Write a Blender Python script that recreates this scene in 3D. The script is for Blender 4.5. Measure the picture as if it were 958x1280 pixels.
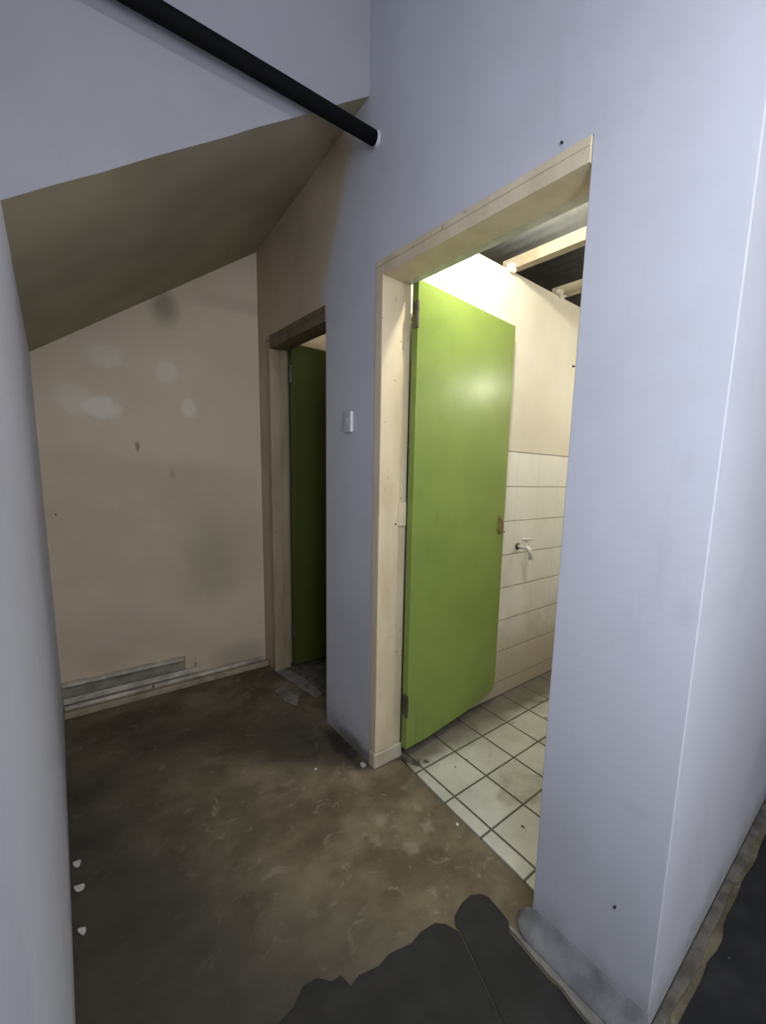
import bpy, bmesh, math, random
from mathutils import Vector, Matrix, noise

for o in list(bpy.data.objects):
    bpy.data.objects.remove(o)
SC = bpy.context.scene
COL = SC.collection
random.seed(7)

# ------------------------------------------------------------------ camera
F_PX, PPX, PPY = 535.5, 564.48, 666.23
cam_d = bpy.data.cameras.new('camera')
cam = bpy.data.objects.new('camera', cam_d)
COL.objects.link(cam)
fw = Vector((0.6712466, 0.7269743, -0.1446934))
rt = Vector((0.7381235, -0.6734354, 0.0407250))
up = Vector((0.0678358, 0.1341383, 0.9886381))
m3 = Matrix((rt, up, -fw)).transposed()
cam.matrix_world = Matrix.Translation((-0.95813, 0.0, 1.32736)) @ m3.to_4x4()
cam_d.sensor_fit = 'VERTICAL'
cam_d.sensor_height = 24.0
cam_d.lens = F_PX / 1280.0 * 24.0
cam_d.shift_x = -(PPX - 479.0) / 1280.0
cam_d.shift_y = (PPY - 640.0) / 1280.0
cam_d.clip_start = 0.01
SC.camera = cam

# ------------------------------------------------------------------ world, lights, exposure
w = bpy.data.worlds.new('world')
SC.world = w
w.use_nodes = True
w.node_tree.nodes['Background'].inputs[0].default_value = (0.80, 0.86, 1.0, 1)
w.node_tree.nodes['Background'].inputs[1].default_value = 0.03


def area(name, loc, target, sx, sy, power, col):
    d = bpy.data.lights.new(name, 'AREA')
    d.shape = 'RECTANGLE'
    d.size, d.size_y, d.energy, d.color = sx, sy, power, col
    o = bpy.data.objects.new(name, d)
    COL.objects.link(o)
    o.location = loc
    v = Vector(target) - Vector(loc)
    o.rotation_euler = v.to_track_quat('-Z', 'Y').to_euler()
    return o


area('side_fill_light', (-0.93, -0.50, 1.45), (0.0, 0.42, 1.30), 0.6, 0.9, 14.5, (0.80, 0.91, 1.0))  # added fill from an unseen spot by the camera, for the near pier
area('side_fill_upper_light', (-0.93, -0.30, 1.90), (0.0, 0.42, 1.70), 0.6, 0.9, 13.5, (0.87, 0.89, 1.0))  # second added fill, higher up; no window is built here
area('room_ceiling_light', (-0.30, -1.10, 3.10), (-0.40, 0.9, 1.5), 0.9, 0.08, 11, (0.92, 0.94, 1.0))
area('hall_fill_light', (1.00, -1.30, 1.40), (-1.0, 1.20, 1.3), 0.9, 1.2, 6, (0.88, 0.90, 1.0))  # unseen fill added to lift the left wall
area('hall_low_fill_light', (-0.20, -1.90, 1.00), (-0.40, 2.0, 0.7), 0.8, 1.4, 8.5, (0.98, 0.96, 1.0))  # low frontal fill, added to reach the back wall under the stairs

vs = SC.view_settings
vs.view_transform = 'Standard'
vs.look = 'None'
vs.gamma = 1.0
vs.use_curve_mapping = False
vs.exposure = 0.0

# ------------------------------------------------------------------ helpers


def srgb(r, g, b):
    f = lambda c: (c / 255 / 12.92) if c / 255 <= 0.04045 else ((c / 255 + 0.055) / 1.055) ** 2.4
    return (f(r), f(g), f(b), 1.0)


class NT:
    """small node-tree helper"""

    def __init__(self, name, rough=0.6, spec=0.3):
        self.m = bpy.data.materials.new(name)
        self.m.use_nodes = True
        self.t = self.m.node_tree
        self.b = self.t.nodes['Principled BSDF']
        self.b.inputs['Roughness'].default_value = rough
        self.b.inputs['Specular IOR Level'].default_value = spec
        g = self.n('ShaderNodeNewGeometry')
        self.pos = g.outputs['Position']
        s = self.n('ShaderNodeSeparateXYZ')
        self.l(self.pos, s.inputs[0])
        self.x, self.y, self.z = s.outputs

    def n(self, t):
        return self.t.nodes.new(t)

    def l(self, a, b):
        self.t.links.new(a, b)

    def put(self, sock, v):
        if isinstance(v, (int, float)):
            sock.default_value = v
        elif isinstance(v, tuple):
            sock.default_value = v
        else:
            self.l(v, sock)

    def math(self, op, a, b=0.0, c=None):
        n = self.n('ShaderNodeMath')
        n.operation = op
        self.put(n.inputs[0], a)
        self.put(n.inputs[1], b)
        if c is not None:
            self.put(n.inputs[2], c)
        return n.outputs[0]

    def smooth(self, v, lo, hi, a=0.0, b=1.0):
        n = self.n('ShaderNodeMapRange')
        n.interpolation_type = 'SMOOTHSTEP'
        self.put(n.inputs['Value'], v)
        for k, q in (('From Min', lo), ('From Max', hi), ('To Min', a), ('To Max', b)):
            n.inputs[k].default_value = q
        return n.outputs[0]

    def noise(self, scale, detail=4, rough=0.55, dist=0.0, stretch=None):
        n = self.n('ShaderNodeTexNoise')
        n.inputs['Scale'].default_value = scale
        n.inputs['Detail'].default_value = detail
        n.inputs['Roughness'].default_value = rough
        n.inputs['Distortion'].default_value = dist
        if stretch:
            mp = self.n('ShaderNodeMapping')
            mp.inputs['Scale'].default_value = stretch
            self.l(self.pos, mp.inputs[0])
            self.l(mp.outputs[0], n.inputs['Vector'])
        else:
            self.l(self.pos, n.inputs['Vector'])
        return n.outputs[0]

    def mix(self, f, a, b):
        n = self.n('ShaderNodeMix')
        n.data_type = 'RGBA'
        self.put(n.inputs[0], f)
        self.put(n.inputs[6], a)
        self.put(n.inputs[7], b)
        return n.outputs[2]

    def blob(self, axes, c, r, wob=0.35, nscale=14):
        """soft irregular patch centred on c (two coordinates), radii r"""
        A, B = axes
        da = self.math('DIVIDE', self.math('SUBTRACT', A, c[0]), r[0])
        db = self.math('DIVIDE', self.math('SUBTRACT', B, c[1]), r[1])
        d = self.math('SQRT', self.math('ADD', self.math('MULTIPLY', da, da), self.math('MULTIPLY', db, db)))
        d = self.math('ADD', d, self.math('MULTIPLY', self.math('SUBTRACT', self.noise(nscale, 3), 0.5), wob * 2))
        return self.smooth(d, 0.25, 1.25, 1.0, 0.0)

    def line(self, c, origin, pitch, width, wob=0.0):
        """mask of joints repeating along one coordinate"""
        v = self.math('DIVIDE', self.math('SUBTRACT', c, origin), pitch)
        if wob:
            v = self.math('ADD', v, self.math('MULTIPLY', self.math('SUBTRACT', self.noise(6, 2), 0.5), wob))
        v = self.math('ADD', v, 0.5)
        v = self.math('FRACT', v)
        v = self.math('ABSOLUTE', self.math('SUBTRACT', v, 0.5))
        v = self.math('MULTIPLY', v, pitch)
        return self.smooth(v, width * 0.4, width, 1.0, 0.0)

    def scl(self, v, k):
        return self.math('MULTIPLY', v, k)

    def out(self, col, bump=None, strength=0.2, dist=0.004, rough=None):
        self.put(self.b.inputs['Base Color'], col)
        if rough is not None:
            self.put(self.b.inputs['Roughness'], rough)
        if bump is not None:
            n = self.n('ShaderNodeBump')
            n.inputs['Strength'].default_value = strength
            n.inputs['Distance'].default_value = dist
            self.l(bump, n.inputs['Height'])
            self.l(n.outputs[0], self.b.inputs['Normal'])
        return self.m


# ------------------------------------------------------------------ colours of the paints
BLUE = (0.56, 0.56, 0.605, 1)
BLUE_DIRT = (0.46, 0.465, 0.49, 1)
CREAM = (0.52, 0.43, 0.31, 1)
CREAM_PALE = (0.60, 0.545, 0.44, 1)


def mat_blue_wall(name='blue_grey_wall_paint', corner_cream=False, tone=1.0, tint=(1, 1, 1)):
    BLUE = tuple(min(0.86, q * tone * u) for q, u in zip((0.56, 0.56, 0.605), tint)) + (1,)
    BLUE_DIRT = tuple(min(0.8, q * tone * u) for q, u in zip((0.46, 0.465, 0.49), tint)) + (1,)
    k = NT(name, 0.62, 0.25)
    big = k.smooth(k.noise(2.2, 5, 0.6), 0.4, 0.72)
    c = k.mix(k.scl(big, 0.45), BLUE, BLUE_DIRT)
    streak = k.smooth(k.noise(9, 4, 0.6, 0, (0.5, 1, 0.14)), 0.60, 0.78)
    c = k.mix(k.scl(streak, 0.18), c, (0.36, 0.36, 0.38, 1))
    # darker towards the floor
    low = k.smooth(k.math('ADD', k.z, k.scl(k.noise(10, 4), 0.16)), 0.08, 0.22, 1.0, 0.0)
    c = k.mix(k.scl(low, 0.55), c, (0.24, 0.23, 0.21, 1))
    if corner_cream:
        # older cream paint, partly painted shade, beyond the pier and under the stairs
        zz = k.math('MINIMUM', k.math('MAXIMUM', k.math('SUBTRACT', k.z, 2.12), 0.0), 0.45)
        v = k.math('ADD', k.y, k.scl(zz, 0.55))
        v = k.math('ADD', v, k.scl(k.math('SUBTRACT', k.noise(7, 3), 0.5), 0.06))
        cm = k.smooth(v, 1.90, 2.03)
        c2 = k.mix(k.smooth(k.noise(3, 4), 0.4, 0.7), CREAM, (0.44, 0.36, 0.25, 1))
        c = k.mix(cm, c, c2)
        # scuffs and hand marks on the pier
        for (yy, zz2, ry, rz) in ((0.30, 1.05, 0.03, 0.035), (0.33, 1.35, 0.015, 0.04), (0.36, 0.55, 0.05, 0.02), (1.62, 0.32, 0.05, 0.09)):
            b = k.blob((k.y, k.z), (yy, zz2), (ry, rz), 0.5, 40)
            c = k.mix(k.scl(b, 0.14), c, (0.33, 0.32, 0.33, 1))
        base = k.blob((k.y, k.z), (1.66, 0.02), (0.20, 0.05), 0.5, 30)
        c = k.mix(k.scl(base, 0.7), c, (0.10, 0.09, 0.07, 1))
    h = k.math('ADD', k.scl(k.noise(60, 4, 0.6), 0.5), k.noise(7, 3))
    return k.out(c, h, 0.22, 0.006)


def mat_cream_wall():
    k = NT('old_cream_wall_paint', 0.7, 0.2)
    n = k.smooth(k.noise(2.6, 5, 0.6), 0.35, 0.7)
    c = k.mix(n, (0.66, 0.555, 0.415, 1), (0.59, 0.49, 0.355, 1))
    up_ = k.smooth(k.math('ADD', k.z, k.math('ADD', k.scl(k.x, 0.10), k.scl(k.noise(5), 0.05))), 1.27, 1.34)
    c = k.mix(k.scl(up_, 0.3), c, (0.70, 0.60, 0.47, 1))
    for (a, b, ra, rb, s) in ((-0.744, 1.82, 0.10, 0.085, .45), (-0.483, 1.79, 0.07, 0.07, .55), (-0.389, 1.613, 0.05, 0.07, .7),
                              (-0.765, 1.566, 0.09, 0.07, .9), (-0.87, 1.60, 0.10, 0.10, .4)):
        c = k.mix(k.scl(k.smooth(k.blob((k.x, k.z), (a, b), (ra * 0.92, rb * 0.92), 0.4, 16), 0.05, 0.85), s * 0.78), c, (0.82, 0.77, 0.67, 1))
    for (a, b, ra, rb, s) in ((-0.477, 2.12, 0.075, 0.11, .55), (-0.34, 0.86, 0.26, 0.42, .17), (-0.30, 0.72, 0.15, 0.32, .17),
                              (-0.631, 1.385, 0.012, 0.03, .7), (-0.48, 1.25, 0.02, 0.05, .3), (-0.15, 0.10, 0.2, 0.09, .3), (-0.78, 0.35, 0.3, 0.25, .12)):
        c = k.mix(k.scl(k.blob((k.x, k.z), (a, b), (ra, rb), 0.4, 9), s), c, (0.16, 0.13, 0.085, 1))
    h = k.math('ADD', k.scl(k.noise(50, 4, 0.6), 0.4), k.noise(6, 3))
    return k.out(c, h, 0.25, 0.006)


def mat_soffit():
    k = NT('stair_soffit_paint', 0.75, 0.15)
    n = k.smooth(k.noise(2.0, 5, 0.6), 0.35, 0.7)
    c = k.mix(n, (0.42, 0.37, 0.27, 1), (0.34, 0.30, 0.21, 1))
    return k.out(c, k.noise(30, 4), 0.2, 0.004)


def mat_concrete():
    k = NT('worn_brown_concrete', 0.75, 0.2)
    a = k.smooth(k.noise(3.2, 6, 0.62), 0.36, 0.66)
    c = k.mix(a, (0.102, 0.083, 0.051, 1), (0.208, 0.174, 0.112, 1))
    b = k.smooth(k.noise(14, 5, 0.6, 1.2), 0.57, 0.70)
    c = k.mix(k.scl(b, 0.42), c, (0.36, 0.31, 0.235, 1))
    d = k.smooth(k.noise(7, 5, 0.65), 0.55, 0.75)
    c = k.mix(k.scl(d, 0.6), c, (0.06, 0.05, 0.035, 1))
    # darker along the left wall and towards the sheet flooring
    g = k.math('ADD', k.scl(k.x, -1.0), k.scl(k.math('SUBTRACT', 1.7, k.y), 0.42))
    g = k.math('ADD', g, k.scl(k.math('SUBTRACT', k.noise(4, 4), 0.5), 0.35))
    g = k.smooth(g, 0.52, 1.0)
    c = k.mix(k.scl(g, 0.78), c, (0.045, 0.042, 0.036, 1))
    e = k.blob((k.x, k.y), (-0.20, 1.98), (0.22, 0.38), 0.4, 6)
    c = k.mix(k.scl(e, 0.6), c, (0.05, 0.042, 0.03, 1))
    e = k.blob((k.x, k.y), (-0.72, 2.2), (0.33, 0.5), 0.4, 6)
    c = k.mix(k.scl(e, 0.55), c, (0.06, 0.05, 0.035, 1))
    e = k.blob((k.x, k.y), (-0.035, 1.70), (0.05, 0.24), 0.5, 20)
    c = k.mix(k.scl(e, 0.85), c, (0.02, 0.018, 0.014, 1))
    for (px, py, r) in ((-0.09, 1.50, .03), (0.01, 1.18, .02), (-0.02, 1.08, .025), (0.03, 1.30, .015), (-0.14, 1.22, .03), (-0.20, 1.15, .025), (-0.12, 1.05, .03)):
        e = k.blob((k.x, k.y), (px, py), (r, r * 1.2), 0.8, 50)
        c = k.mix(k.scl(e, 0.38), c, (0.36, 0.32, 0.25, 1))
    h = k.math('ADD', k.noise(40, 5, 0.65), k.noise(9, 4))
    return k.out(c, h, 0.5, 0.006)


def mat_vinyl():
    k = NT('black_sheet_flooring', 0.7, 0.2)
    n = k.smooth(k.noise(8, 5, 0.6), 0.4, 0.75)
    c = k.mix(n, (0.022, 0.0215, 0.020, 1), (0.036, 0.035, 0.033, 1))
    s = k.smooth(k.noise(34, 2, 0.5), 0.76, 0.80)
    c = k.mix(k.scl(s, 0.5), c, (0.2, 0.2, 0.19, 1))
    return k.out(c, k.noise(25, 4), 0.25, 0.003)


def mat_wall_tile():
    k = NT('bathroom_wall_tile', 0.35, 0.4)
    n = k.smooth(k.noise(4, 4), 0.35, 0.7)
    tile = k.mix(n, (0.86, 0.835, 0.755, 1), (0.80, 0.77, 0.68, 1))
    hj = k.line(k.z, 1.25, 0.193, 0.0045, 0.03)
    vj = k.scl(k.line(k.x, 1.16, 0.2, 0.0035), 0.2)
    low = k.smooth(k.math('ADD', k.z, k.scl(k.noise(9, 4), 0.3)), 0.35, 0.75, 1.0, 0.0)
    tile = k.mix(k.scl(low, 0.65), tile, (0.42, 0.33, 0.215, 1))
    run = k.blob((k.x, k.z), (1.09, 0.80), (0.035, 0.16), 0.5, 30)
    tile = k.mix(k.scl(run, 0.35), tile, (0.35, 0.30, 0.22, 1))
    j = k.math('MAXIMUM', hj, vj)
    rim = k.blob((k.z, k.z), (1.4435, 1.4435), (0.006, 0.006), 0.1, 20)
    tile = k.mix(k.scl(j, 0.75), tile, (0.27, 0.235, 0.175, 1))
    n2 = k.smooth(k.noise(2.5, 4), 0.4, 0.7)
    plaster = k.mix(n2, (0.74, 0.69, 0.575, 1), (0.67, 0.615, 0.49, 1))
    above = k.smooth(k.z, 1.440, 1.446)
    c = k.mix(above, tile, plaster)
    c = k.mix(k.scl(rim, 0.75), c, (0.22, 0.19, 0.14, 1))
    r = k.mix(above, (0.3, 0.3, 0.3, 1), (0.75, 0.75, 0.75, 1))
    h = k.math('SUBTRACT', k.scl(k.noise(20, 3), 0.3), k.math('MULTIPLY', j, k.math('SUBTRACT', 1.0, above)))
    return k.out(c, h, 0.3, 0.004, r)


def mat_floor_tile():
    k = NT('bathroom_floor_tile', 0.4, 0.35)
    n = k.smooth(k.noise(5, 5, 0.6), 0.35, 0.7)
    c = k.mix(n, (0.58, 0.575, 0.51, 1), (0.46, 0.455, 0.39, 1))
    d = k.smooth(k.noise(3.3, 5, 0.6, 1.0), 0.55, 0.70)
    c = k.mix(k.scl(d, 0.55), c, (0.22, 0.20, 0.14, 1))
    sp = k.smooth(k.noise(22, 2, 0.4), 0.715, 0.74)
    c = k.mix(k.scl(sp, 0.9), c, (0.05, 0.045, 0.035, 1))
    # grime plus painted-in shade by the foot of the door and the far wall
    g = k.smooth(k.math('ADD', k.y, k.scl(k.noise(8, 4), 0.14)), 1.33, 1.50)
    c = k.mix(k.scl(g, 0.82), c, (0.10, 0.085, 0.055, 1))
    for (px, py, rr) in ((0.16, 1.385, .03), (0.20, 1.36, .018), (0.13, 1.43, .03)):
        c = k.mix(k.scl(k.blob((k.x, k.y), (px, py), (rr, rr), 0.8, 60), 0.85), c, (0.03, 0.026, 0.018, 1))
    xr = k.math('ADD', k.x, k.scl(k.math('SUBTRACT', k.y, 1.0), -0.02))
    j = k.math('MAXIMUM', k.line(xr, 0.155, 0.190, 0.0065, 0.02), k.line(k.y, 0.915, 0.208, 0.0065, 0.02))
    c = k.mix(k.scl(j, 0.92), c, (0.06, 0.052, 0.035, 1))
    return k.out(c, k.scl(j, -1.0), 0.4, 0.003)


def mat_wood(name, a=(0.56, 0.47, 0.31, 1), b=(0.45, 0.36, 0.22, 1), chips=0.5, rough=0.5):
    k = NT(name, rough, 0.3)
    n = k.smooth(k.noise(9, 5, 0.6, 0.4, (1, 1, 0.3)), 0.35, 0.7)
    c = k.mix(n, a, b)
    ch = k.smooth(k.noise(26, 4, 0.6), 0.66, 0.72)
    c = k.mix(k.scl(ch, chips), c, (0.25, 0.17, 0.09, 1))
    return k.out(c, k.noise(18, 4), 0.25, 0.004)


def mat_green(name, a, b, rough):
    k = NT(name, rough, 0.45)
    n = k.smooth(k.noise(3.5, 4, 0.6), 0.35, 0.7)
    c = k.mix(n, a, b)
    s = k.smooth(k.noise(40, 3, 0.5, 0, (1, 1, 0.1)), 0.66, 0.76)
    c = k.mix(k.scl(s, 0.22), c, (0.10, 0.13, 0.02, 1))
    h = k.math('ADD', k.noise(5, 3), k.scl(k.noise(60, 3, 0.5, 0, (1, 1, 0.15)), 0.15))
    return k.out(c, h, 0.12, 0.006)


def plain(name, col, rough=0.5, metal=0.0, var=0.18, spec=0.4, bump=0.1):
    k = NT(name, rough, spec)
    k.b.inputs['Metallic'].default_value = metal
    n = k.smooth(k.noise(16, 4), 0.35, 0.7)
    dark = tuple(c * (1 - var * 2) for c in col[:3]) + (1,)
    return k.out(k.mix(n, col, dark), k.noise(70, 3), bump, 0.002)


M = dict(
    door_wall=mat_blue_wall('door_wall_paint', True),
    blue=mat_blue_wall(),
    left=mat_blue_wall('brightened_blue_wall_paint', False, 1.32, (0.97, 1.0, 1.08)),  # wall paint lightened to stand in for stronger light on this wall
    string=mat_blue_wall('stair_side_shaded_paint', False, 0.64),  # wall paint darkened to stand in for weaker light on the stair side
    cream=mat_cream_wall(),
    soffit=mat_soffit(),
    concrete=mat_concrete(),
    vinyl=mat_vinyl(),
    walltile=mat_wall_tile(),
    floortile=mat_floor_tile(),
    frame=mat_wood('cream_gloss_frame', (0.70, 0.60, 0.42, 1), (0.60, 0.495, 0.325, 1)),
    frame_old=mat_wood('worn_cream_frame', (0.42, 0.34, 0.215, 1), (0.33, 0.26, 0.155, 1), 0.6),
    plinth=mat_wood('stained_white_plaster', (0.58, 0.53, 0.42, 1), (0.42, 0.36, 0.25, 1), 0.5, 0.8),
    green=mat_green('green_gloss_door_paint', (0.235, 0.315, 0.070, 1), (0.20, 0.275, 0.06, 1), 0.31),
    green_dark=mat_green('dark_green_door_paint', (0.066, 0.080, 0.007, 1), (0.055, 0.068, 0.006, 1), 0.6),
    pipe=plain('black_pipe_paint', (0.006, 0.006, 0.006, 1), 0.8, 0, 0.1, 0.1),
    plate_shaded=plain('shaded_trunking_plastic', (0.36, 0.32, 0.25, 1), 0.6, 0, 0.2),  # back plate darkened: shade below the flange put into the colour
    plate=plain('shaded_switch_plastic', (0.50, 0.51, 0.53, 1), 0.45, 0, 0.04),  # greyer than its box: shade on the switch face put into the colour
    white=plain('white_plastic', (0.80, 0.79, 0.76, 1), 0.4, 0, 0.04),
    ledge=plain('beige_ledge_paint', (0.42, 0.345, 0.24, 1), 0.7, 0, 0.15),
    flange=plain('highlit_white_plastic', (0.66, 0.60, 0.49, 1), 0.45, 0, 0.2),  # trunking edge highlight put into the colour; conduit shares it
    trunk=plain('dusty_white_plastic', (0.44, 0.39, 0.30, 1), 0.5, 0, 0.15),
    steel=plain('tarnished_steel', (0.16, 0.15, 0.10, 1), 0.45, 0.7),
    brass=plain('dull_brass', (0.40, 0.32, 0.16, 1), 0.4, 0.8),
    nail=plain('dark_iron', (0.05, 0.045, 0.04, 1), 0.6, 0.4),
    foot=plain('dirty_painted_plaster', (0.22, 0.22, 0.22, 1), 0.8, 0, 0.18, 0.2, 0.4),
    cement=plain('grey_cement', (0.26, 0.245, 0.21, 1), 0.85, 0, 0.25, 0.2, 0.5),
    cement_dark=plain('dirty_cement', (0.17, 0.155, 0.125, 1), 0.85, 0, 0.25, 0.2, 0.5),
    chip=plain('flaked_white_paint', (0.62, 0.61, 0.58, 1), 0.7, 0, 0.1),
    roof=plain('shaded_roof_sheet', (0.05, 0.05, 0.048, 1), 0.5, 0.0, 0.15),  # roofing darkened: shade behind the timber put into the colour
    roof_grey=plain('grey_roof_sheet', (0.44, 0.46, 0.45, 1), 0.4, 0, 0.08),
    stop=plain('lightened_rebate_timber', (0.62, 0.64, 0.54, 1), 0.3, 0, 0.12),  # paler than the frame: light on the rebate put into its colour
    frame_dark=mat_wood('dark_frame_timber', (0.17, 0.135, 0.085, 1), (0.12, 0.095, 0.055, 1), 0.2, 0.6),  # header and rebate darker than the jamb
    beam=mat_wood('painted_timber', (0.30, 0.26, 0.19, 1), (0.24, 0.195, 0.13, 1), 0.3, 0.6),
    mortar=plain('pale_mortar', (0.74, 0.70, 0.60, 1), 0.9, 0, 0.1, 0.2, 0.5),
    ceil=plain('ceiling_paint', (0.55, 0.56, 0.58, 1), 0.8),
)


def mat_emit(name, col, st):
    m = bpy.data.materials.new(name)
    m.use_nodes = True
    b = m.node_tree.nodes['Principled BSDF']
    b.inputs['Base Color'].default_value = (0.9, 0.88, 0.8, 1)
    b.inputs['Emission Color'].default_value = col
    b.inputs['Emission Strength'].default_value = st
    return m


def obj(name, bm, mat, parent=None, smooth=False, bevel=0.0, seg=2):
    me = bpy.data.meshes.new(name)
    bmesh.ops.recalc_face_normals(bm, faces=bm.faces)
    bm.to_mesh(me)
    bm.free()
    for m_ in (mat if isinstance(mat, (list, tuple)) else [mat]):
        me.materials.append(m_)
    if smooth:
        for p in me.polygons:
            p.use_smooth = True
    o = bpy.data.objects.new(name, me)
    COL.objects.link(o)
    if parent:
        o.parent = parent
        q = parent
        loc = Vector((0, 0, 0))
        mats = Matrix.Identity(4)
        chain = []
        while q:
            chain.append(q)
            q = q.parent
        for q in reversed(chain):
            mats = mats @ q.matrix_basis
        o.matrix_parent_inverse = mats.inverted()
    if bevel:
        b = o.modifiers.new('bevel', 'BEVEL')
        b.width, b.segments, b.limit_method = bevel, seg, 'ANGLE'
        b.angle_limit = math.radians(40)
    return o


def tag(o, label, cat, group=None, kind=None):
    o['label'] = label
    o['category'] = cat
    if group:
        o['group'] = group
    if kind:
        o['kind'] = kind
    return o


def thing(name, loc, label, cat, group=None, kind=None):
    o = bpy.data.objects.new(name, None)
    o.empty_display_size = 0.1
    COL.objects.link(o)
    o.location = loc
    return tag(o, label, cat, group, kind)


def box(bm, lo, hi, mi=0):
    x0, y0, z0 = lo
    x1, y1, z1 = hi
    v = [bm.verts.new(p) for p in ((x0, y0, z0), (x1, y0, z0), (x1, y1, z0), (x0, y1, z0), (x0, y0, z1), (x1, y0, z1), (x1, y1, z1), (x0, y1, z1))]
    for f in ((0, 3, 2, 1), (4, 5, 6, 7), (0, 1, 5, 4), (1, 2, 6, 5), (2, 3, 7, 6), (3, 0, 4, 7)):
        bm.faces.new([v[i] for i in f]).material_index = mi
    return v


def prism(bm, pts, z0, z1):
    """outline in x, y lifted from z0 to z1"""
    a = [bm.verts.new((p[0], p[1], z0)) for p in pts]
    b = [bm.verts.new((p[0], p[1], z1)) for p in pts]
    n = len(pts)
    bm.faces.new(a[::-1])
    bm.faces.new(b)
    for i in range(n):
        bm.faces.new((a[i], a[(i + 1) % n], b[(i + 1) % n], b[i]))


def tube(bm, path, r, seg=16, cap=True):
    path = [Vector(p) for p in path]
    rad = r if isinstance(r, (list, tuple)) else [r] * len(path)
    rings = []
    for i, p in enumerate(path):
        d = (path[min(i + 1, len(path) - 1)] - path[max(i - 1, 0)]).normalized()
        a = d.cross(Vector((0, 0, 1)) if abs(d.z) < 0.9 else Vector((1, 0, 0))).normalized()
        b = d.cross(a)
        rings.append([bm.verts.new(p + (a * math.cos(t) + b * math.sin(t)) * rad[i]) for t in (2 * math.pi * k / seg for k in range(seg))])
    for i in range(len(rings) - 1):
        for k in range(seg):
            bm.faces.new((rings[i][k], rings[i][(k + 1) % seg], rings[i + 1][(k + 1) % seg], rings[i + 1][k]))
    if cap:
        bm.faces.new(rings[0][::-1])
        bm.faces.new(rings[-1])


def wall_grid(bm, axis, c0, c1, us, zs, holes):
    """slab between c0 and c1 along axis ('x' or 'y'); us, zs are the cell breaks; holes = list of (u0,u1,z0,z1)"""
    us, zs = sorted(set(us)), sorted(set(zs))
    solid = {}
    for i in range(len(us) - 1):
        for j in range(len(zs) - 1):
            u, z = (us[i] + us[i + 1]) / 2, (zs[j] + zs[j + 1]) / 2
            solid[i, j] = not any(h[0] < u < h[1] and h[2] < z < h[3] for h in holes)
    cache = {}

    def V(i, j, s):
        if (i, j, s) not in cache:
            c = (c0, c1)[s]
            cache[i, j, s] = bm.verts.new((c, us[i], zs[j]) if axis == 'x' else (us[i], c, zs[j]))
        return cache[i, j, s]
    for (i, j), s in solid.items():
        if not s:
            continue
        for q in (0, 1):
            bm.faces.new((V(i, j, q), V(i + 1, j, q), V(i + 1, j + 1, q), V(i, j + 1, q)))
        if not solid.get((i - 1, j)):
            bm.faces.new((V(i, j, 0), V(i, j, 1), V(i, j + 1, 1), V(i, j + 1, 0)))
        if not solid.get((i + 1, j)):
            bm.faces.new((V(i + 1, j, 0), V(i + 1, j, 1), V(i + 1, j + 1, 1), V(i + 1, j + 1, 0)))
        if not solid.get((i, j - 1)):
            bm.faces.new((V(i, j, 0), V(i, j, 1), V(i + 1, j, 1), V(i + 1, j, 0)))
        if not solid.get((i, j + 1)):
            bm.faces.new((V(i, j + 1, 0), V(i, j + 1, 1), V(i + 1, j + 1, 1), V(i + 1, j + 1, 0)))


# ------------------------------------------------------------------ dimensions (metres)
XL = -1.013           # face of the left wall
YK = 2.837            # back wall under the stairs
YT = 1.548            # bathroom wall with the tap
YR = 0.273            # corner of the right wall
Y1A, Y1B, H1 = 1.520, 0.615, 2.10     # first doorway
Y2A, Y2B, H2 = 2.700, 1.945, 2.05     # second doorway
WT = 0.15
ZC = 3.30

# ------------------------------------------------------------------ the setting
bm = bmesh.new()
prism(bm, [(-1.3, -2.4), (2.6, -2.4), (2.6, 0.30), (0.10, 0.42), (0.08, 0.62), (0.088, 0.75), (0.103, 1.1), (0.128, 1.52), (0.128, 1.75), (0.10, 1.93), (0.10, 2.72), (0.02, 3.0), (-1.3, 3.0)], -0.15, 0.0)
tag(obj('floor', bm, M['concrete']), 'worn brown stained concrete floor of the passage under the stairs', 'floor', None, 'structure')

bm = bmesh.new()
prism(bm, [(0.080, 0.42), (2.05, 0.42), (2.05, 1.60), (0.130, 1.60), (0.130, 1.50), (0.105, 1.1), (0.090, 0.75), (0.082, 0.66)], -0.15, 0.006)
tag(obj('floor_bathroom', bm, M['floortile'], None, False, 0.002), 'dirty cream square tile floor beyond the open green door', 'tiled floor', None, 'structure')
bm = bmesh.new()
prism(bm, [(0.102, 1.76), (2.05, 1.76), (2.05, 2.86), (0.102, 2.86)], -0.15, 0.003)
tag(obj('floor_toilet', bm, M['cement_dark']), 'dim grey floor inside the far dark doorway', 'floor', None, 'structure')

bm = bmesh.new()
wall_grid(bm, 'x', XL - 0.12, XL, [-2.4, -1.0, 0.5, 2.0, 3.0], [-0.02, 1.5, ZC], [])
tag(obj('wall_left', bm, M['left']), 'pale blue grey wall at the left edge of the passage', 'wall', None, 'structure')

bm = bmesh.new()
wall_grid(bm, 'y', YK, YK + 0.12, [XL - 0.12, -0.5, 0.15, 1.0, 2.2], [-0.02, 1.5, ZC], [])
tag(obj('wall_back', bm, M['cream']), 'stained beige back wall with pale filler patches under the stairs', 'wall', None, 'structure')

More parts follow.
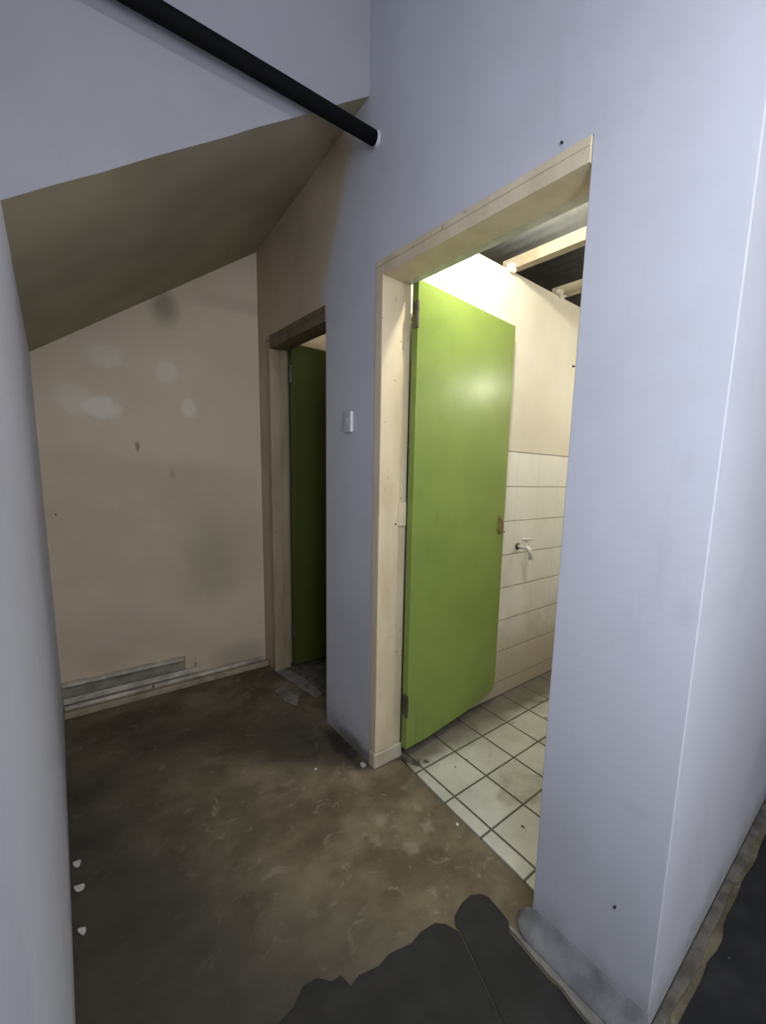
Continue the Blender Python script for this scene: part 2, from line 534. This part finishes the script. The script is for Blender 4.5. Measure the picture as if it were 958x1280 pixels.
# wall with the two doorways; its near end turns the corner to the right
bm = bmesh.new()
wall_grid(bm, 'x', 0.0, WT, [YR, 0.42, Y1B, Y1A, Y2B, Y2A, YK], [-0.02, H2, H1, ZC], [(Y1B, Y1A, -1, H1), (Y2B, Y2A, -1, H2)])
nose = [f for f in bm.faces if all(abs(v.co.x - WT) < 1e-5 and v.co.y < 0.43 for v in f.verts)]
ex = bmesh.ops.extrude_face_region(bm, geom=nose)
for e in ex['geom']:
    if isinstance(e, bmesh.types.BMVert):
        e.co.x = 2.6
bmesh.ops.delete(bm, geom=nose, context='FACES')
tag(obj('wall_right', bm, M['door_wall'], None, False, 0.003, 3), 'pale blue grey painted wall pierced by two doorways', 'wall', None, 'structure')
bm = bmesh.new()
wall_grid(bm, 'y', YT, YT + 0.10, [WT, 1.0, 2.05], [-0.02, 1.5, 2.337], [])
tag(obj('wall_tiled', bm, M['walltile']), 'cream bathroom wall tiled to chest height, with the tap', 'wall', None, 'structure')
bm = bmesh.new()
wall_grid(bm, 'x', 2.05, 2.17, [0.42, 1.548], [-0.02, 1.5, 2.565], [])
wall_grid(bm, 'x', 2.05, 2.17, [1.548, YK], [-0.02, 1.5, 2.565], [])
tag(obj('wall_far', bm, M['walltile']), 'cream end wall of the bathroom cubicles', 'wall', None, 'structure')
def roof_sheet(name, x0, x1, mat, label):
    bm = bmesh.new()
    bmesh.ops.create_grid(bm, x_segments=40, y_segments=1, size=0.5)
    for v in bm.verts:
        x = x0 + (v.co.x + 0.5) * (x1 - x0)
        y = 0.42 + (v.co.y + 0.5) * (YK - 0.42)
        v.co = (x, y, 2.575 + 0.0015 * math.sin(x / 0.076 * 2 * math.pi))
    g = bmesh.ops.extrude_face_region(bm, geom=bm.faces[:])
    for e in g['geom']:
        if isinstance(e, bmesh.types.BMVert):
            e.co.z += 0.01
    tag(obj(name, bm, mat, None, True), label, 'roof', None, 'structure')


roof_sheet('ceiling_bathroom', 0.15, 1.18, M['roof_grey'], 'grey roof sheet above the bathroom door, before the first timber')
roof_sheet('ceiling_bathroom', 1.182, 2.05, M['roof'], 'roof sheet darkened for shade beyond the first roof timber')
bm = bmesh.new()
box(bm, (XL - 0.12, -2.4, ZC), (2.6, 1.45, ZC + 0.1))
tag(obj('ceiling', bm, M['ceil']), 'plain ceiling of the hall above the stairs', 'ceiling', None, 'structure')

# staircase: string face towards the hall and sloping soffit below
bm = bmesh.new()
N = 10
fr, bk = [], []
YS = 1.587
for i in range(N + 1):
    t = i / N
    x = XL + (0 - XL) * t
    jit = 0.0015 * math.sin(i * 2.3) if 0 < i < N else 0
    fr.append((x, YS, 1.925 + (2.696 - 1.925) * t + jit))
    bk.append((x, YK, 1.783 + (2.552 - 1.783) * t))
vf = [bm.verts.new(p) for p in fr]
vb = [bm.verts.new(p) for p in bk]
tf = [bm.verts.new((p[0], YS, ZC + 0.1)) for p in fr]
tb = [bm.verts.new((p[0], YK, ZC + 0.1)) for p in fr]
for i in range(N):
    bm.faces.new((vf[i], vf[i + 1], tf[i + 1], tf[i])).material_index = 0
    bm.faces.new((vb[i], vb[i + 1], vf[i + 1], vf[i])).material_index = 1
    bm.faces.new((tb[i], tb[i + 1], vb[i + 1], vb[i])).material_index = 1
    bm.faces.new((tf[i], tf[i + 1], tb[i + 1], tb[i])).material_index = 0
bm.faces.new((vf[0], tf[0], tb[0], vb[0]))
bm.faces.new((vf[N], vb[N], tb[N], tf[N]))
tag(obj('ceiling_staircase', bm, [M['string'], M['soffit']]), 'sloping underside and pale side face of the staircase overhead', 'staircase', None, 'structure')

# cement edge strips at the wall feet
bm = bmesh.new()
inner = [(-0.0585, 0.245), (-0.0585, 0.645)]
edge = [(-0.066, 0.650), (-0.070, 0.60), (-0.075, 0.55), (-0.078, 0.50), (-0.074, 0.46), (-0.082, 0.42), (-0.086, 0.37), (-0.080, 0.33), (-0.084, 0.29), (-0.072, 0.25)]
prism(bm, inner + edge, 0.0, 0.007)
tag(obj('baseboard_right', bm, M['cement'], None, False, 0.003), 'rough grey cement strip along the foot of the near pier', 'cement strip', None, 'structure')
bm = bmesh.new()
prof = [(0.004, 0.0), (0.004, 0.062), (-0.006, 0.046), (-0.016, 0.034), (-0.030, 0.024), (-0.046, 0.016), (-0.058, 0.008), (-0.058, 0.0)]
rows = []
for j in range(19):
    yy = 0.2735 + j * (0.648 - 0.2735) / 18
    q = 1.0 if j < 16 else (0.94, 0.80, 0.55)[j - 16]
    row = []
    for (px_, pz_) in prof:
        wob = 0.005 * noise.noise((yy * 16, px_ * 20, 1.7)) if -0.057 < px_ < 0 else 0
        row.append(bm.verts.new((px_ * q, yy, max(0.0, pz_ * (q if px_ < 0 else q * q) + wob))))
    rows.append(row)
for j in range(18):
    for i in range(len(prof)):
        i2 = (i + 1) % len(prof)
        bm.faces.new((rows[j][i], rows[j][i2], rows[j + 1][i2], rows[j + 1][i]))
bm.faces.new(rows[0][::-1])
bm.faces.new(rows[-1])
tag(obj('trim_5', bm, M['foot'], None, True), 'dull painted plaster foot swelling out under the near pale pier', 'wall foot', None, 'structure')
bm = bmesh.new()
pts = [(-0.058, 0.240), (-0.02, 0.243)]
xx = 0.05
while xx < 2.4:
    pts.append((xx, 0.243 + 0.010 * noise.noise((xx * 6, 0, 0))))
    xx += 0.06
pts += [(2.4, 0.271), (-0.058, 0.271)]
prism(bm, pts, 0.0, 0.008)
tag(obj('baseboard_front', bm, M['cement_dark'], None, False, 0.003), 'broken brown cement edge under the right-hand wall face', 'cement strip', None, 'structure')
bm = bmesh.new()
box(bm, (XL, 2.757, 0.0), (-0.006, YK, 0.032))
tag(obj('baseboard_back', bm, M['ledge'], None, False, 0.005), 'low beige ledge along the foot of the back wall', 'skirting ledge', None, 'structure')

# thresholds
bm = bmesh.new()
prism(bm, [(-0.005, 2.62), (0.06, 2.62), (0.095, 2.45), (0.10, 2.20), (0.055, 2.18), (0.035, 2.32)], 0.0, 0.014)
tag(obj('trim_3', bm, M['cement'], None, False, 0.004), 'grey cement sill across the far dark doorway', 'door sill', None, 'structure')
bm = bmesh.new()
prism(bm, [(-0.10, 2.40), (-0.04, 2.42), (-0.015, 2.26), (-0.06, 2.17), (-0.095, 2.25)], 0.0, 0.008)
tag(obj('trim_4', bm, M['cement'], None, False, 0.004), 'pale broken cement patch outside the far dark doorway', 'cement patch', None, 'structure')


# ------------------------------------------------------------------ door frames
def door_frame(name, ya, yb, h, mat, w_, hh, depth, label, plinth):
    r = thing(name, (0, (ya + yb) / 2, 0), label, 'door frame', None, 'structure')
    # far jamb: stop facing the hall plus a set-back rebate for the leaf
    bm = bmesh.new()
    z0 = 0.075 if plinth else 0.0
    box(bm, (-0.004, ya - w_, z0), (depth - 0.045, ya - 0.001, h - 0.001))
    box(bm, (depth - 0.045, ya - w_ + 0.012, z0), (depth, ya - 0.001, h - 0.001))
    obj('jamb', bm, mat, r, False, 0.004)
    bm = bmesh.new()
    box(bm, (0.045, yb + 0.001, 0.0), (depth, yb + 0.018, h - hh))
    obj('jamb', bm, mat, r, False, 0.003)
    bm = bmesh.new()
    box(bm, (-0.004, yb + 0.001, h - hh), (depth - 0.045, ya - w_, h - 0.001))
    box(bm, (-0.007, yb + 0.003, h - hh * 0.40), (-0.004, ya - 0.002, h - hh * 0.34))
    obj('header', bm, mat if plinth else M['frame_dark'], r, False, 0.003)
    bm = bmesh.new()
    box(bm, (depth - 0.045, yb + 0.001, h - hh + 0.008), (depth, ya - w_ + 0.012, h - 0.001))
    obj('rebate', bm, M['stop'] if plinth else M['frame_dark'], r, False, 0.003)
    if plinth:
        bm = bmesh.new()
        box(bm, (-0.010, ya - w_ - 0.004, 0.0), (depth, ya - 0.001, z0))
        o = obj('plinth', bm, M['plinth'], r, False, 0.010, 3)
        o['label'] = 'stained white plaster foot'
    return r


f1 = door_frame('trim_1', Y1A, Y1B, H1, M['frame'], 0.050, 0.058, 0.14, 'cream painted timber frame around the bright bathroom doorway', True)
f2 = door_frame('trim_2', Y2A, Y2B, H2, M['frame_old'], 0.060, 0.072, 0.10, 'worn cream timber frame of the far dark doorway under the stairs', False)
# strike plate scar on the bright jamb
bm = bmesh.new()
box(bm, (0.092, Y1A - 0.0520, 1.085), (0.131, Y1A - 0.0495, 1.185))
o = obj('strike_plate', bm, M['frame'], f1, False, 0.001)


# ------------------------------------------------------------------ doors
def leaf_mesh(length, thick, z0, z1, rot):
    bm = bmesh.new()
    # outline in local x (along the leaf) and z, foot a little eaten away
    foot = [(0.0, z0), (length * .2, z0 - .006), (length * .45, z0 + .004), (length * .62, z0 + .008), (length * .80, z0 + .022), (length * .90, z0 + .030), (length * .97, z0 + .045), (length, z0 + 0.10)]
    if not rot:
        foot = [(0.0, z0), (length, z0)]
    out = foot + [(length, z1), (0.0, z1)]
    a = [bm.verts.new((p[0], 0.0, p[1])) for p in out]
    b = [bm.verts.new((p[0], thick, p[1])) for p in out]
    n = len(out)
    bm.faces.new(a)
    bm.faces.new(b[::-1])
    for i in range(n):
        bm.faces.new((a[i], b[i], b[(i + 1) % n], a[(i + 1) % n]))
    return bm


def hinge(parent, z, mat, h=0.10):
    bm = bmesh.new()
    tube(bm, [(-0.006, -0.004, z), (-0.006, -0.004, z + h)], 0.007, 10)
    for k in (1, 2):
        tube(bm, [(-0.006, -0.004, z + h * k / 3 - .001), (-0.006, -0.004, z + h * k / 3 + .001)], 0.0085, 10)
    box(bm, (-0.0022, 0.0, z), (-0.0006, 0.03, z + h))
    return bm


def finish_door(root, parts):
    for o in parts:
        o.matrix_parent_inverse = Matrix.Identity(4)


d1 = thing('door_1', (0.137, 1.432, 0.0), 'bright green glossy door standing open into the lit tiled bathroom', 'door', None, 'structure')
p = [obj('leaf', leaf_mesh(0.676, 0.035, 0.055, 2.062, True), M['green'], d1, False, 0.003)]
for z in (1.88, 0.22):
    p.append(obj('hinge', hinge(d1, z, None), M['steel'], d1))
# hasp and staple near the free edge
bm = bmesh.new()
tube(bm, [(0.625, 0.0, 1.085), (0.625, -0.018, 1.085), (0.630, -0.024, 1.075), (0.632, -0.024, 1.03), (0.630, -0.018, 1.018), (0.630, 0.0, 1.018)], 0.0045, 8)
box(bm, (0.618, -0.003, 1.0), (0.650, 0.0, 1.10))
tube(bm, [(0.622, -0.010, 1.012), (0.665, -0.010, 1.012)], 0.006, 8)
p.append(obj('hasp', bm, M['brass'], d1, False))
p[-1]['label'] = 'tarnished brass hasp'
finish_door(d1, p)
d1.rotation_euler = (0, 0, math.radians(5.5))

d2 = thing('door_2', (0.104, 2.600, 0.0), 'dark green door open inside the dim far doorway under the stairs', 'door', None, 'structure')
p = [obj('leaf', leaf_mesh(0.66, 0.035, 0.03, 2.025, False), M['green_dark'], d2, False, 0.003)]
for z in (1.80, 0.22):
    p.append(obj('hinge', hinge(d2, z, None), M['steel'], d2))
finish_door(d2, p)
d2.rotation_euler = (0, 0, math.radians(1.0))

# ------------------------------------------------------------------ sheet flooring
ZT = 0.004
mainp = [(XL + 0.012, 0.835), (-0.85, 0.85), (-0.74, 0.842), (-0.66, 0.865), (-0.615, 0.872), (-0.58, 0.900), (-0.543, 0.892), (-0.520, 0.862), (-0.494, 0.858),
         (-0.487, 0.820), (-0.46, 0.828), (-0.41, 0.812), (-0.37, 0.818), (-0.31, 0.800), (-0.27, 0.806), (-0.221, 0.798), (-0.200, 0.775), (-0.184, 0.734),
         (-0.205, 0.66), (-0.238, 0.546), (-0.275, 0.40), (-0.31, 0.2), (-0.36, -0.4), (-0.36, -2.3), (XL + 0.012, -2.3)]
bm = bmesh.new()
prism(bm, mainp, 0.0, ZT)
tag(obj('vinyl_sheet', bm, M['vinyl'], None, False, 0.0015), 'wide black floor sheet with a torn edge, left of the long seam', 'floor sheet', 'black floor sheets on the concrete')
strip = [(-0.182, 0.752), (-0.165, 0.775), (-0.120, 0.790), (-0.083, 0.789), (-0.055, 0.772), (-0.043, 0.748), (-0.046, 0.70), (-0.052, 0.66), (-0.073, 0.638),
         (-0.076, 0.60), (-0.080, 0.55), (-0.084, 0.50), (-0.080, 0.46), (-0.088, 0.42), (-0.092, 0.37), (-0.086, 0.33), (-0.090, 0.29), (-0.076, 0.250), (-0.03, 0.228)]
xx = 0.04
while xx < 2.4:
    strip.append((xx, 0.236 + 0.011 * noise.noise((xx * 7, 3, 0)) - (0.008 if 0.3 < xx < 0.42 else 0) - 0.01))
    xx += 0.05
strip += [(2.4, -2.3), (-0.3575, -2.3), (-0.3575, -0.4), (-0.3075, 0.2), (-0.2725, 0.40), (-0.2355, 0.546), (-0.2015, 0.66), (-0.1805, 0.734)]
bm = bmesh.new()
prism(bm, strip, 0.0, ZT)
tag(obj('vinyl_sheet', bm, M['vinyl'], None, False, 0.0015), 'black floor sheet with a rounded end, wrapping the near wall corner', 'floor sheet', 'black floor sheets on the concrete')

# ------------------------------------------------------------------ pipe under the stair side
t = thing('black_pipe', (0.0, 1.53, 2.52), 'thick black pipe running up to the wall in front of the stairs', 'pipe')
bm = bmesh.new()
tube(bm, [(XL + 0.002, 1.532, 2.482), (-0.7, 1.532, 2.496), (-0.35, 1.532, 2.511), (-0.004, 1.532, 2.524)], 0.0255, 24)
obj('pipe', bm, M['pipe'], t, True)
bm = bmesh.new()
tube(bm, [(-0.012, 1.532, 2.524), (-0.001, 1.532, 2.5245)], [0.0265, 0.028], 20)
o = obj('collar', bm, M['blue'], t, False)
o['label'] = 'pale plaster collar at the wall'

# ------------------------------------------------------------------ light switch on the pier
t = thing('light_switch', (0.0, 1.725, 1.515), 'small pale light switch on the pier between the doorways', 'light switch')
bm = bmesh.new()
box(bm, (-0.012, 1.688, 1.474), (-0.0005, 1.742, 1.560))
obj('back_box', bm, M['white'], t, False, 0.003)
bm = bmesh.new()
box(bm, (-0.017, 1.686, 1.472), (-0.012, 1.744, 1.562))
obj('switch_plate', bm, M['plate'], t, False, 0.002)
bm = bmesh.new()
v = box(bm, (-0.019, 1.706, 1.500), (-0.017, 1.724, 1.532))
v[4].co.x -= 0.002
v[7].co.x -= 0.002
obj('rocker', bm, M['plate'], t, False, 0.001)

# ------------------------------------------------------------------ trunking and conduit along the foot of the back wall
t = thing('cable_trunking', (-0.75, YK, 0.055), 'open white cable trunking fixed low on the back wall', 'cable trunking')
bm = bmesh.new()
box(bm, (XL + 0.002, YK - 0.004, 0.062), (-0.465, YK - 0.0005, 0.163))
obj('back_plate', bm, M['plate_shaded'], t)
bm = bmesh.new()
box(bm, (XL + 0.002, YK - 0.042, 0.163), (-0.478, YK - 0.0005, 0.170))
box(bm, (XL + 0.002, YK - 0.042, 0.155), (-0.478, YK - 0.038, 0.163))
obj('flange', bm, M['flange'], t, False, 0.001)
bm = bmesh.new()
box(bm, (XL + 0.002, YK - 0.036, 0.062), (-0.41, YK - 0.004, 0.068))
box(bm, (XL + 0.002, YK - 0.036, 0.068), (-0.41, YK - 0.031, 0.092))
box(bm, (-0.416, YK - 0.031, 0.068), (-0.41, YK - 0.004, 0.112))
obj('flange', bm, M['flange'], t, False, 0.002)
for i, (x0, x1, lab) in enumerate(((XL + 0.004, -0.640, 'left length of pale plastic conduit on the back wall ledge'), (-0.633, -0.02, 'right length of pale plastic conduit on the back wall ledge'))):
    t = thing('plastic_conduit', ((x0 + x1) / 2, 2.80, 0.032), lab, 'conduit', 'conduit lengths on the back wall ledge')
    bm = bmesh.new()
    tube(bm, [(x0, 2.790, 0.0445), (x1, 2.790, 0.0445)], 0.0125, 14)
    obj('conduit', bm, M['flange'], t, True)
    bm = bmesh.new()
    xe = x1 if i == 0 else x0
    s = -1 if i == 0 else 1
    tube(bm, [(xe, 2.790, 0.0445), (xe + s * 0.035, 2.790, 0.0445)], 0.0140, 14, True)
    obj('coupler', bm, M['trunk'], t)

# ------------------------------------------------------------------ tap on the tiled wall
t = thing('wall_tap', (1.04, YT, 0.905), 'small white plastic tap on the tiled bathroom wall', 'tap')
tx, tz = 1.000, 0.905
bm = bmesh.new()
tube(bm, [(tx, YT - 0.0005, tz), (tx, YT - 0.004, tz), (tx, YT - 0.010, tz)], [0.021, 0.021, 0.014], 18)
obj('flange', bm, M['steel'], t, False)
bm = bmesh.new()
tube(bm, [(tx, YT - 0.008, tz), (tx, YT - 0.045, tz), (tx, YT - 0.060, tz + .002), (tx, YT - 0.078, tz), (tx, YT - 0.090, tz - 0.010), (tx, YT - 0.097, tz - 0.030), (tx, YT - 0.100, tz - 0.062)],
     [0.011, 0.011, 0.015, 0.0135, 0.0125, 0.0115, 0.0115], 16)
tube(bm, [(tx, YT - 0.060, tz + 0.005), (tx, YT - 0.064, tz + 0.030)], [0.012, 0.010], 14)
obj('body', bm, M['white'], t, True)
bm = bmesh.new()
tube(bm, [(tx, YT - 0.064, tz + 0.030), (tx, YT - 0.066, tz + 0.046)], [0.007, 0.007], 12)
tube(bm, [(tx - 0.030, YT - 0.056, tz + 0.049), (tx - 0.01, YT - 0.064, tz + 0.051), (tx + 0.01, YT - 0.068, tz + 0.051), (tx + 0.030, YT - 0.078, tz + 0.049)], [0.006, 0.008, 0.008, 0.006], 10)
obj('handle', bm, M['white'], t, True)

# ------------------------------------------------------------------ roof timbers
for i, (x0, x1, z0, z1, lab) in enumerate(((0.800, 0.845, 2.338, 2.392, 'nearer pale roof timber crossing above the bathroom door'),
                                           (1.235, 1.280, 2.338, 2.392, 'farther pale roof timber above the bathroom, by the wall edge'))):
    t = thing('roof_beam', (x0, 1.0, z0), lab, 'roof timber', 'roof timbers over the bathroom')
    bm = bmesh.new()
    box(bm, (x0, 0.42, z0 + 0.0), (x1, 1.60, z1))
    obj('timber', bm, M['beam'], t, False, 0.002)
    bm = bmesh.new()
    bmesh.ops.create_icosphere(bm, subdivisions=3, radius=1.0)
    for v in bm.verts:
        q = v.co.copy()
        d = 1 + 0.35 * noise.noise(q * 2.1 + Vector((i * 5, 0, 0)))
        v.co = Vector((x0 + 0.012 + q.x * 0.030 * d, YT - 0.004 + q.y * 0.030 * d, z0 + 0.012 + q.z * 0.026 * d))
    o = obj('mortar', bm, M['mortar'], t, True)
    o['label'] = 'lump of pale mortar at the wall'

# ------------------------------------------------------------------ bathroom lamp and added pendant
def bulb(name, loc, direction, power, label):
    t = thing(name, loc, label, 'lamp')
    L, d = Vector(loc), Vector(direction)
    bm = bmesh.new()
    tube(bm, [L, L + d * 0.012, L + d * 0.014, L + d * 0.115], [0.045, 0.045, 0.022, 0.02], 20)
    obj('lamp_holder', bm, M['white'], t)
    bm = bmesh.new()
    tube(bm, [L + d * s for s in (0.116, 0.125, 0.145, 0.165, 0.180, 0.188)], [0.013, 0.016, 0.027, 0.030, 0.022, 0.006], 20)
    obj('bulb', bm, mat_emit('warm_bulb_glow', (1.0, 0.95, 0.80, 1), power), t, True)
    return t


bulb('wall_lamp', (0.1505, 1.16, 2.435), (1, 0, 0), 850, 'warm bare bulb above the bathroom doorway, inside')
t = thing('pendant_fill', (1.60, 0.78, 2.574), 'added unseen bulb on a cord, deep in the bathroom, lifting the tap wall', 'lamp')  # hidden bulb added to brighten the tiles and put a sheen on the door
bm = bmesh.new()
tube(bm, [(1.60, 0.78, 2.573), (1.60, 0.78, 2.555), (1.60, 0.78, 2.55)], [0.04, 0.04, 0.015], 20)
obj('ceiling_rose', bm, M['white'], t)
bm = bmesh.new()
tube(bm, [(1.60, 0.78, 2.552), (1.60, 0.78, 2.03)], 0.004, 8)
obj('cord', bm, M['white'], t)
bm = bmesh.new()
tube(bm, [(1.60, 0.78, 2.045), (1.60, 0.78, 2.03), (1.60, 0.78, 1.985)], [0.010, 0.019, 0.020], 16)
obj('lamp_holder', bm, M['white'], t)
bm = bmesh.new()
tube(bm, [(1.60, 0.78, 1.984 - q) for q in (0.0, 0.010, 0.030, 0.050, 0.065, 0.073)], [0.013, 0.016, 0.027, 0.030, 0.022, 0.006], 20)
obj('bulb', bm, mat_emit('pendant_fill_glow', (1.0, 0.95, 0.80, 1), 265), t, True)

# ------------------------------------------------------------------ nails and holes
for (pa, pb, lab) in (((0.0, 0.376, 0.269), (-1, 0, 0), 'dark nail head low on the near pale pier'),
                      ((0.0, 0.697, 2.120), (-1, 0, -0.2), 'dark nail just above the bright doorway frame'),
                      ((0.003, Y1B, 1.593), (-0.35, 1, 0), 'dark nail sticking out of the bright doorway edge, near pier side'),
                      ((-0.974, YK, 1.035), (0, -1, 0), 'dark nail in the beige back wall near the left wall'),
                      ((0.075, Y1A - 0.0500, 1.095), (0, -1, 0), 'dark nail head in the cream jamb beside the green door')):
    a, d = Vector(pa), Vector(pb).normalized()
    bm = bmesh.new()
    tube(bm, [a, a + d * 0.006, a + d * 0.0062, a + d * 0.008], [0.0015, 0.0015, 0.0036, 0.003], 10)
    tag(obj('nail', bm, M['nail']), lab, 'nail', 'nails in the walls')

# ------------------------------------------------------------------ flakes on the floor
def flake(x, y, r, h, lab, seed, lean=0.0):
    rnd = random.Random(seed)
    bm = bmesh.new()
    n = 9
    pts = []
    for k in range(n):
        a = 2 * math.pi * k / n
        q = r * (0.65 + 0.5 * rnd.random())
        pts.append((q * math.cos(a), q * 1.3 * math.sin(a)))
    prism(bm, pts, 0.0, h)
    for v in bm.verts:
        v.co.z += max(0.0, -v.co.x) * lean
    o = obj('paint_flake', bm, M['chip'], None, False, 0.001)
    o.location = (x, y, 0.0)
    tag(o, lab, 'paint flake', 'paint flakes on the concrete')


flake(XL + 0.018, 1.700, 0.012, 0.005, 'grey paint flake at the left wall foot, farthest of three there', 1, 0.8)
flake(XL + 0.020, 1.590, 0.012, 0.006, 'white paint flake at the left wall foot, middle one of three', 2, 0.8)
flake(XL + 0.021, 1.425, 0.011, 0.005, 'pale paint flake at the left wall foot, nearest of three there', 3, 0.8)
flake(-0.030, 1.530, 0.014, 0.006, 'white paint flake at the foot of the bright door frame', 4)
flake(-0.203, 1.634, 0.006, 0.004, 'tiny white flake on the concrete before the middle pier', 5)
flake(0.073, 1.017, 0.006, 0.004, 'tiny white flake by the tiled bathroom threshold edge', 6)
